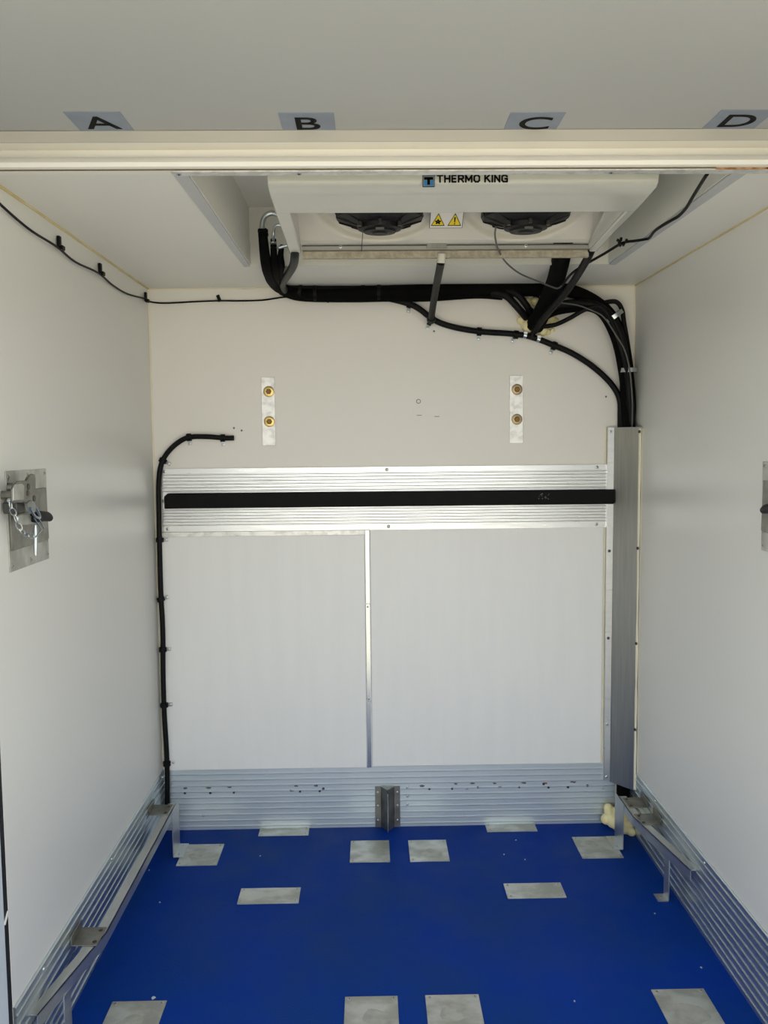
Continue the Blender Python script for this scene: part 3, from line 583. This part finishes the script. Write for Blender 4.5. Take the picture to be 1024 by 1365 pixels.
for p in ((-0.4273, -0.62, 2.238), (-0.4288, -0.6, 2.231)):
    bm = nb(); cyl(bm, Vector(p)+Vector((0, 0, .004)), Vector(p)-Vector((0, 0, .004)), .0165, n=20); obj('pipe_clamp', bm, M_['black'], pp)
for p in ((-0.3971, -0.6, 2.205), (-0.3983, -0.58, 2.196)):
    bm = nb(); cyl(bm, Vector(p)+Vector((0, 0, .003)), Vector(p)-Vector((0, 0, .003)), .0115, n=20); obj('pipe_clamp', bm, M_['zinc'], pp)
hose('sensor_cable', 'thin dark cable hanging from the right fan down to the fat pipe', 'wire', [(0.2691, -0.9, 2.178), (0.2758, -0.84, 2.167), (0.2996, -0.74, 2.152), (0.3417, -0.62, 2.138), (0.3989, -0.54, 2.118), (0.4714, -0.46, 2.108), (0.5471, -0.38, 2.099), (0.5677, -0.37, 2.099), (0.5859, -0.37, 2.114)], .0028, 'grey')
hose('sensor_wire', 'very thin loose wire hanging under the left fan', 'wire', [(-0.11, -0.86, 2.183), (-0.1129, -0.78, 2.172), (-0.1159, -0.715, 2.153)], .0011, 'ghose')
hw = thing('heater_wire', 'black wire crossing the recess edge from the beam towards the fat pipe', 'wire', (.7, -1.3, 2.16))
bm = nb(); tube(bm, [(0.665, -1.435, 2.162), (0.6699, -1.405, 2.161), (0.6975, -1.265, 2.16), (0.7186, -1.164, 2.16), (0.7285, -1.083, 2.16), (0.7236, -1.029, 2.16), (0.718, -0.9295, 2.16), (0.7304, -0.8397, 2.16), (0.7231, -0.8212, 2.16), (0.7021, -0.8027, 2.16), (0.6675, -0.7834, 2.158), (0.6425, -0.6774, 2.15), (0.6176, -0.5824, 2.142), (0.5841, -0.4987, 2.125), (0.5696, -0.4194, 2.1)], .0042, 10, 5); obj('wire_run', bm, M_['black'], hw)
bm = nb()
for k in range(7): box(bm, Vector((0.6623, -0.7932, 2.158))+Vector([random.uniform(-.012, .012) for _ in range(3)]), (.010, .008, .006), Matrix.Rotation(random.random()*3, 3, 'Y'))
obj('cable_tie_knot', bm, M_['black'], hw)
# thin cable along the left wall and back wall
lc = thing('light_cable', 'thin black cable sagging along the top of the left wall and back wall', 'cable', (-.93, -.7, 2.0))
bm = nb(); tube(bm, [(-0.944, -1.57, 2.138), (-0.944, -1.432, 2.134), (-0.942, -1.361, 2.124), (-0.944, -1.264, 2.115), (-0.942, -1.163, 2.107), (-0.94, -1.006, 2.106), (-0.944, -0.8528, 2.098), (-0.94, -0.651, 2.105), (-0.944, -0.4889, 2.097), (-0.944, -0.3116, 2.098), (-.944, -.06, 2.122), (-0.9418, -0.006, 2.12), (-0.8841, -0.006, 2.114), (-0.768, -0.006, 2.119), (-0.6745, -0.01, 2.121), (-0.5939, -0.006, 2.121), (-0.5067, -0.006, 2.123), (-0.4245, -0.012, 2.133), (-0.3838, -0.012, 2.133)], .0032, 8, 5); obj('cable_run', bm, M_['black'], lc)
for p, s in (((-0.947, -0.9801, 2.118), 1), ((-0.947, -0.6196, 2.118), 1), ((-0.947, -0.0638, 2.123), 1)):
    bm = nb(); p = Vector(p); box(bm, p+Vector((.004, 0, .006)), (.009, .016, .034)); box(bm, p+Vector((.010, 0, -.009)), (.014, .022, .012)); obj('cable_clip', bm, M_['black'], lc, .002)
for p in ((-0.6756, -0.003, 2.125), (-0.2537, -0.003, 2.119)):
    bm = nb(); p = Vector(p); box(bm, p+Vector((0, -.003, .006)), (.013, .010, .026), Matrix.Rotation(-.35, 3, 'Y')); obj('cable_clip', bm, M_['black'], lc, .002)
# left vertical hose
vh = hose('vertical_cable_hose', 'long black cable hose running down the left back corner from above the rail', 'hose',
  [(-0.629, -0.01, 1.591), (-0.6633, -0.016, 1.591), (-0.736, -0.018, 1.597), (-0.8033, -0.018, 1.595), (-0.8508, -0.018, 1.572), (-0.893, -0.018, 1.531), (-0.9164, -0.018, 1.485), (-0.9263, -0.022, 1.414), (-0.928, -0.026, 1.282), (-0.9296, -0.026, 1.133), (-0.9298, -0.026, 0.9834), (-0.9269, -0.026, 0.8326), (-0.931, -0.026, 0.6503), (-0.9311, -0.026, 0.4971), (-0.9268, -0.026, 0.3427), (-0.9275, -0.026, 0.2184), (-0.9331, -0.026, 0.0307)], .0100, 'black')
# P clips, one by one
def p_clip(p, axis, tab, rad, label, dark=False, wall_off=.0, group='hose clips on the back wall'):
    p = Vector(p); axis = Vector(axis).normalized(); tab = Vector(tab).normalized()
    t = thing('hose_clip', label, 'clip', p, group)
    bm = nb(); cyl(bm, p-axis*.0085, p+axis*.0085, rad+.005, n=24, caps=False); bmesh.ops.solidify(bm, geom=bm.faces[:], thickness=.002)
    obj('clip_band', bm, M_['black'], t)
    yb = -wall_off; c = Vector((p.x, yb-.003, p.z)) + tab*(rad+.012)
    ang = math.atan2(tab.x, tab.z)
    bm = nb(); box(bm, c-tab*.003, (.015, .004, .024), Matrix.Rotation(ang, 3, 'Y')); tb = obj('clip_tab', bm, M_['zinc'], t, .001)
    screw((c.x+tab.x*.002, yb-.005, c.z+tab.z*.002), (0, -1, 0), tb, SB, s=1.0)
    return t
G2 = 'clips on the left cable hose'
p_clip((-0.6721, -0.016, 1.591), (1, 0, 0), (0, 0, -1), .010, 'first clip on the left cable hose, nearest its free end', group=G2)
p_clip((-0.8033, -0.018, 1.595), (1, 0, .1), (0, 0, -1), .010, 'clip on the left cable hose where it starts to bend down', group=G2)
p_clip((-0.9084, -0.018, 1.505), (.5, 0, 1), (1, 0, -.6), .010, 'tilted clip on the bend of the left cable hose, above the ribbed rail', group=G2)
p_clip((-0.9278, -0.026, 1.193), (0, 0, 1), (1, 0, 0), .010, 'clip on the left cable hose just below the ribbed rail', group=G2, wall_off=.014)
p_clip((-0.9306, -0.026, 0.9564), (-.3, 0, 1), (1, 0, .3), .010, 'tilted clip on the vertical hose, the second one below the ribbed rail', group=G2, wall_off=.014)
p_clip((-0.9293, -0.026, 0.7538), (0, 0, 1), (1, 0, 0), .010, 'clip on the vertical hose, the third one below the ribbed rail', group=G2, wall_off=.014)
p_clip((-0.9302, -0.026, 0.5278), (0, 0, 1), (1, 0, 0), .010, 'clip on the vertical hose, the second one above the kick plate', group=G2, wall_off=.014)
p_clip((-0.927, -0.026, 0.2868), (0, 0, 1), (1, 0, 0), .010, 'lowest clip on the vertical hose, just above the kick plate', group=G2, wall_off=.008)
G3 = 'clips on the curved drain hose'
p_clip((0.0639, -0.02, 2.103), (1, 0, -.35), (-.15, 0, -1), .0115, 'clip on the drain hose left of the condensate hose', group=G3)
p_clip((0.3351, -0.02, 1.995), (1, 0, -.05), (0, 0, -1), .0115, 'clip on the lowest sag of the drain hose, right of the condensate hose', group=G3)
p_clip((0.4788, -0.02, 1.982), (1, 0, -.1), (-.45, 0, -1), .0115, 'tilted clip on the drain hose just left of the foam', group=G3)
p_clip((0.6288, -0.02, 1.938), (1, 0, -.4), (-.4, 0, -1), .0115, 'tilted clip on the drain hose just right of the foam', group=G3)
p_clip((0.1451, -0.02, 2.037), (1, 0, -.5), (-.4, 0, -1), .0125, 'clip hidden behind the elbow of the condensate hose', group=G3)
t = p_clip((0.5015, -0.02, 2.16), (1, 0, 0), (0, 0, 1), .017, 'clip on top of the thick bundle near the foam', group='clips on the thick bundle')
t = p_clip((-0.1158, -0.02, 2.164), (1, 0, 0), (0, 0, 1), .014, 'clip on top of the thick bundle below the left fan', group='clips on the thick bundle')

# ------------------------------------------------------------------ expanding foam
def foam(label, blobs, loc):
    bm = nb()
    for (c, rad) in blobs:
        v = bmesh.ops.create_icosphere(bm, subdivisions=3, radius=rad, matrix=Matrix.Translation(Vector(c)))['verts']
    o = tag(obj('expanding_foam', bm, M_['foam']), label, 'foam')
    rm = o.modifiers.new('remesh', 'REMESH'); rm.mode = 'VOXEL'; rm.voxel_size = .0035
    sm = o.modifiers.new('smooth', 'SMOOTH'); sm.iterations = 4
    rm.use_smooth_shade = True
    return o
foam('lumpy yellow expanding foam around the pipe hole high on the back wall', [((0.5005, -0.012, 2.038), .018), ((0.5252, -0.022, 2.016), .026), ((0.5501, -0.015, 2), .020), ((0.5155, -0.01, 2.058), .016), ((0.5244, -0.008, 2.108), .018), ((0.5564, -0.01, 2.11), .018), ((0.586, -0.012, 1.997), .020), ((0.6045, -0.008, 1.992), .013), ((0.6259, -0.004, 2.001), .009), ((0.6189, -0.008, 2.044), .018), ((0.6404, -0.004, 2.035), .013), ((0.598, -0.01, 2.029), .02), ((0.5508, -0.01, 2.047), .024), ((0.5742, -0.01, 2.07), .024)], None)
hose('stub_wires', 'short bent black wires poking out of the foam', 'wire', [(0.5586, -0.03, 2.058), (0.5264, -0.045, 2.085), (0.5157, -0.04, 2.08), (0.5293, -0.03, 2.073), (0.5585, -0.03, 2.075), (0.5749, -0.035, 2.1), (0.5601, -0.05, 2.121), (0.5388, -0.055, 2.123)], .0035, 'black')
foam('lumpy yellow expanding foam on the floor under the duct cover', [((0.8592, -0.035, 0.0761), .020), ((0.8596, -0.045, 0.0616), .020), ((0.8949, -0.05, 0.0632), .024), ((0.8477, -0.045, 0.0335), .022), ((0.8741, -0.06, 0.0304), .028), ((0.8958, -0.07, 0.0127), .026), ((0.926, -0.09, 0.0339), .022), ((0.9292, -0.12, 0.0136), .018), ((0.9111, -0.1, 0.0139), .020), ((0.9256, -0.07, 0.056), .022)], None)

# ------------------------------------------------------------------ wall latches
def latch(s, label):
    X = s*.95
    def P(y, z, off): return Vector((X - s*off, y, z))
    t = thing('wall_latch', label, 'latch', (X, -1.26, 1.27), 'latches on the side walls')
    def slab(name, poly, o0, o1, m, parent=t, bevel=.001):
        bm = nb(); prism(bm, [P(y, z, o0) for y, z in poly], (-s*(o1-o0), 0, 0)); return obj(name, bm, M_[m], parent, bevel)
    bp = slab('base_plate', [(-1.383, 1.272), (-1.137, 1.272), (-1.133, 1.509), (-1.383, 1.511)], 0, .003, 'plate')
    for y, z in ((-1.370, 1.496), (-1.258, 1.497), (-1.148, 1.497), (-1.160, 1.395), (-1.150, 1.320), (-1.148, 1.286), (-1.258, 1.286), (-1.370, 1.286)): screw(P(y, z, .003), (-s, 0, 0), bp, s=.9)
    slab('backing_plate', [(-1.375, 1.322), (-1.148, 1.322), (-1.140, 1.327), (-1.145, 1.46), (-1.375, 1.46)], .003, .006, 'steel')
    q = lambda pts: [(p[1], p[2]) for p in pts]
    def V(p, off): return P(p[1], p[2], off)
    bm = nb(); cyl(bm, P(-1.372, 1.470, .003), P(-1.372, 1.470, .030), .013, n=18); cyl(bm, P(-1.372, 1.470, .030), P(-1.32, 1.476, .030), .010, n=18); obj('latch_bolt', bm, M_['steel'], t)
    lev = slab('lever_plate', q(((-0.902, -1.465, 1.445), (-0.902, -1.465, 1.472), (-0.902, -1.456, 1.484), (-0.902, -1.441, 1.49), (-0.902, -1.386, 1.489), (-0.902, -1.376, 1.496), (-0.902, -1.363, 1.501), (-0.902, -1.347, 1.503), (-0.902, -1.333, 1.501), (-0.902, -1.328, 1.49), (-0.902, -1.331, 1.466), (-0.902, -1.316, 1.466), (-0.902, -1.304, 1.462), (-0.902, -1.309, 1.417), (-0.902, -1.349, 1.418), (-0.902, -1.377, 1.433), (-0.902, -1.407, 1.44), (-0.902, -1.455, 1.44))), .045, .051, 'steel', t, .002)
    for p, rad in (((-0.898, -1.376, 1.474), .0075), ((-0.898, -1.381, 1.459), .0065), ((-0.898, -1.345, 1.444), .0075)):
        bm = nb(); cyl(bm, V(p, .051), V(p, .0522), rad, n=18); obj('lever_hole', bm, M_['dkscrew'], lev)
    slab('lever_stiffener', q(((-0.896, -1.469, 1.448), (-0.896, -1.466, 1.476), (-0.896, -1.455, 1.483), (-0.896, -1.415, 1.483), (-0.896, -1.405, 1.477), (-0.896, -1.412, 1.446))), .051, .0535, 'plate', lev, .001)
    bm = nb(); cyl(bm, V((-0.92, -1.403, 1.456), .0), V((-0.92, -1.403, 1.456), .046), .010, n=16); obj('pivot', bm, M_['steel'], t)
    slab('hasp_block', q(((-0.91, -1.419, 1.44), (-0.91, -1.374, 1.436), (-0.91, -1.372, 1.411), (-0.91, -1.415, 1.413))), .006, .040, 'dkscrew', t, .003)
    slab('keeper_plate', q(((-0.905, -1.43, 1.402), (-0.905, -1.426, 1.409), (-0.905, -1.411, 1.411), (-0.905, -1.36, 1.406), (-0.905, -1.332, 1.394), (-0.905, -1.338, 1.383), (-0.905, -1.379, 1.384), (-0.905, -1.42, 1.389))), .040, .046, 'plate', t, .002)
    bm = nb(); tube(bm, [V((-0.905, -1.355, 1.397), .045), V((-0.905, -1.327, 1.397), .045), V((-0.905, -1.294, 1.397), .045), V((-0.905, -1.256, 1.393), .045), V((-0.905, -1.234, 1.387), .045)], [.008, .013, .0135, .0125, .0085], 14, 5); obj('lever_handle', bm, M_['black'], t)
    bm = nb(); lathe(bm, [(.010, -.003), (.0155, -.002), (.0155, .002), (.010, .003)], V((-0.89, -1.39, 1.427), .060), (-s, -.3, .1), 24); eye = obj('eye_washer', bm, M_['zinc'], t)
    bm = nb(); tube(bm, [V((-0.885, -1.407, 1.426), .065), V((-0.885, -1.395, 1.415), .065), V((-0.885, -1.377, 1.403), .065), V((-0.885, -1.352, 1.398), .065), V((-0.885, -1.355, 1.408), .065), V((-0.885, -1.376, 1.427), .065)], .0030, 8, 4); obj('shackle', bm, M_['zinc'], eye)
    pa, pb = V((-0.895, -1.353, 1.381), .055), V((-0.895, -1.361, 1.309), .055)
    bm = nb(); lathe(bm, [(.0035, 0), (.0045, .004), (.0055, .020), (.0055, (pa-pb).length-.014), (.0035, (pa-pb).length)], pb, pa-pb, 16); pin = obj('locking_pin', bm, M_['zinc'], t)
    bm = nb(); A, B_, C_ = V((-0.89, -1.373, 1.399), .060), V((-0.89, -1.328, 1.367), .060), V((-0.89, -1.369, 1.354), .060); D_, E_ = V((-0.89, -1.355, 1.401), .062), V((-0.89, -1.318, 1.37), .062)
    for u_, v_ in ((A, B_), (B_, C_), (D_, E_)): tube(bm, [u_, v_], .0016, 8, 2)
    obj('wire_link', bm, M_['zinc'], pin)
    pth = smooth_path([V((-0.912, -1.452, 1.445), .038), V((-0.912, -1.448, 1.433), .038), V((-0.912, -1.439, 1.419), .038), V((-0.908, -1.433, 1.408), .042), V((-0.905, -1.434, 1.396), .045), V((-0.902, -1.43, 1.382), .048), V((-0.898, -1.417, 1.368), .052), V((-0.895, -1.4, 1.362), .055), V((-0.892, -1.381, 1.357), .058), V((-0.89, -1.366, 1.355), .060)], 10)
    last = pth[0]; k = 0; L = .0175
    bm = nb(); cyl(bm, V((-0.912, -1.452, 1.447), .034), V((-0.912, -1.452, 1.447), .041), .005, n=14); ch = obj('chain', bm, M_['zinc'], t)
    for b_ in pth[1:]:
        if (b_-last).length >= L:
            c = (last+b_)/2; dirn = (b_-last).normalized(); side = dirn.cross(Vector((s, 0, 0))).normalized()
            if k % 2: side = (Vector((-s, 0, 0))*.8+side*.5).normalized()
            bm = nb(); tube(bm, [c+dirn*.0108*math.cos(th)+side*.0058*math.sin(th) for th in [2*PI*j/16 for j in range(16)]], .0014, 6, closed=True)
            obj('chain_link', bm, M_['zinc'], ch); last = b_; k += 1
    return t
latch(-1, 'metal latch with chain, locking pin and black handle on the left wall')
latch(1, 'metal latch with black handle on the right wall, cut by the picture edge')
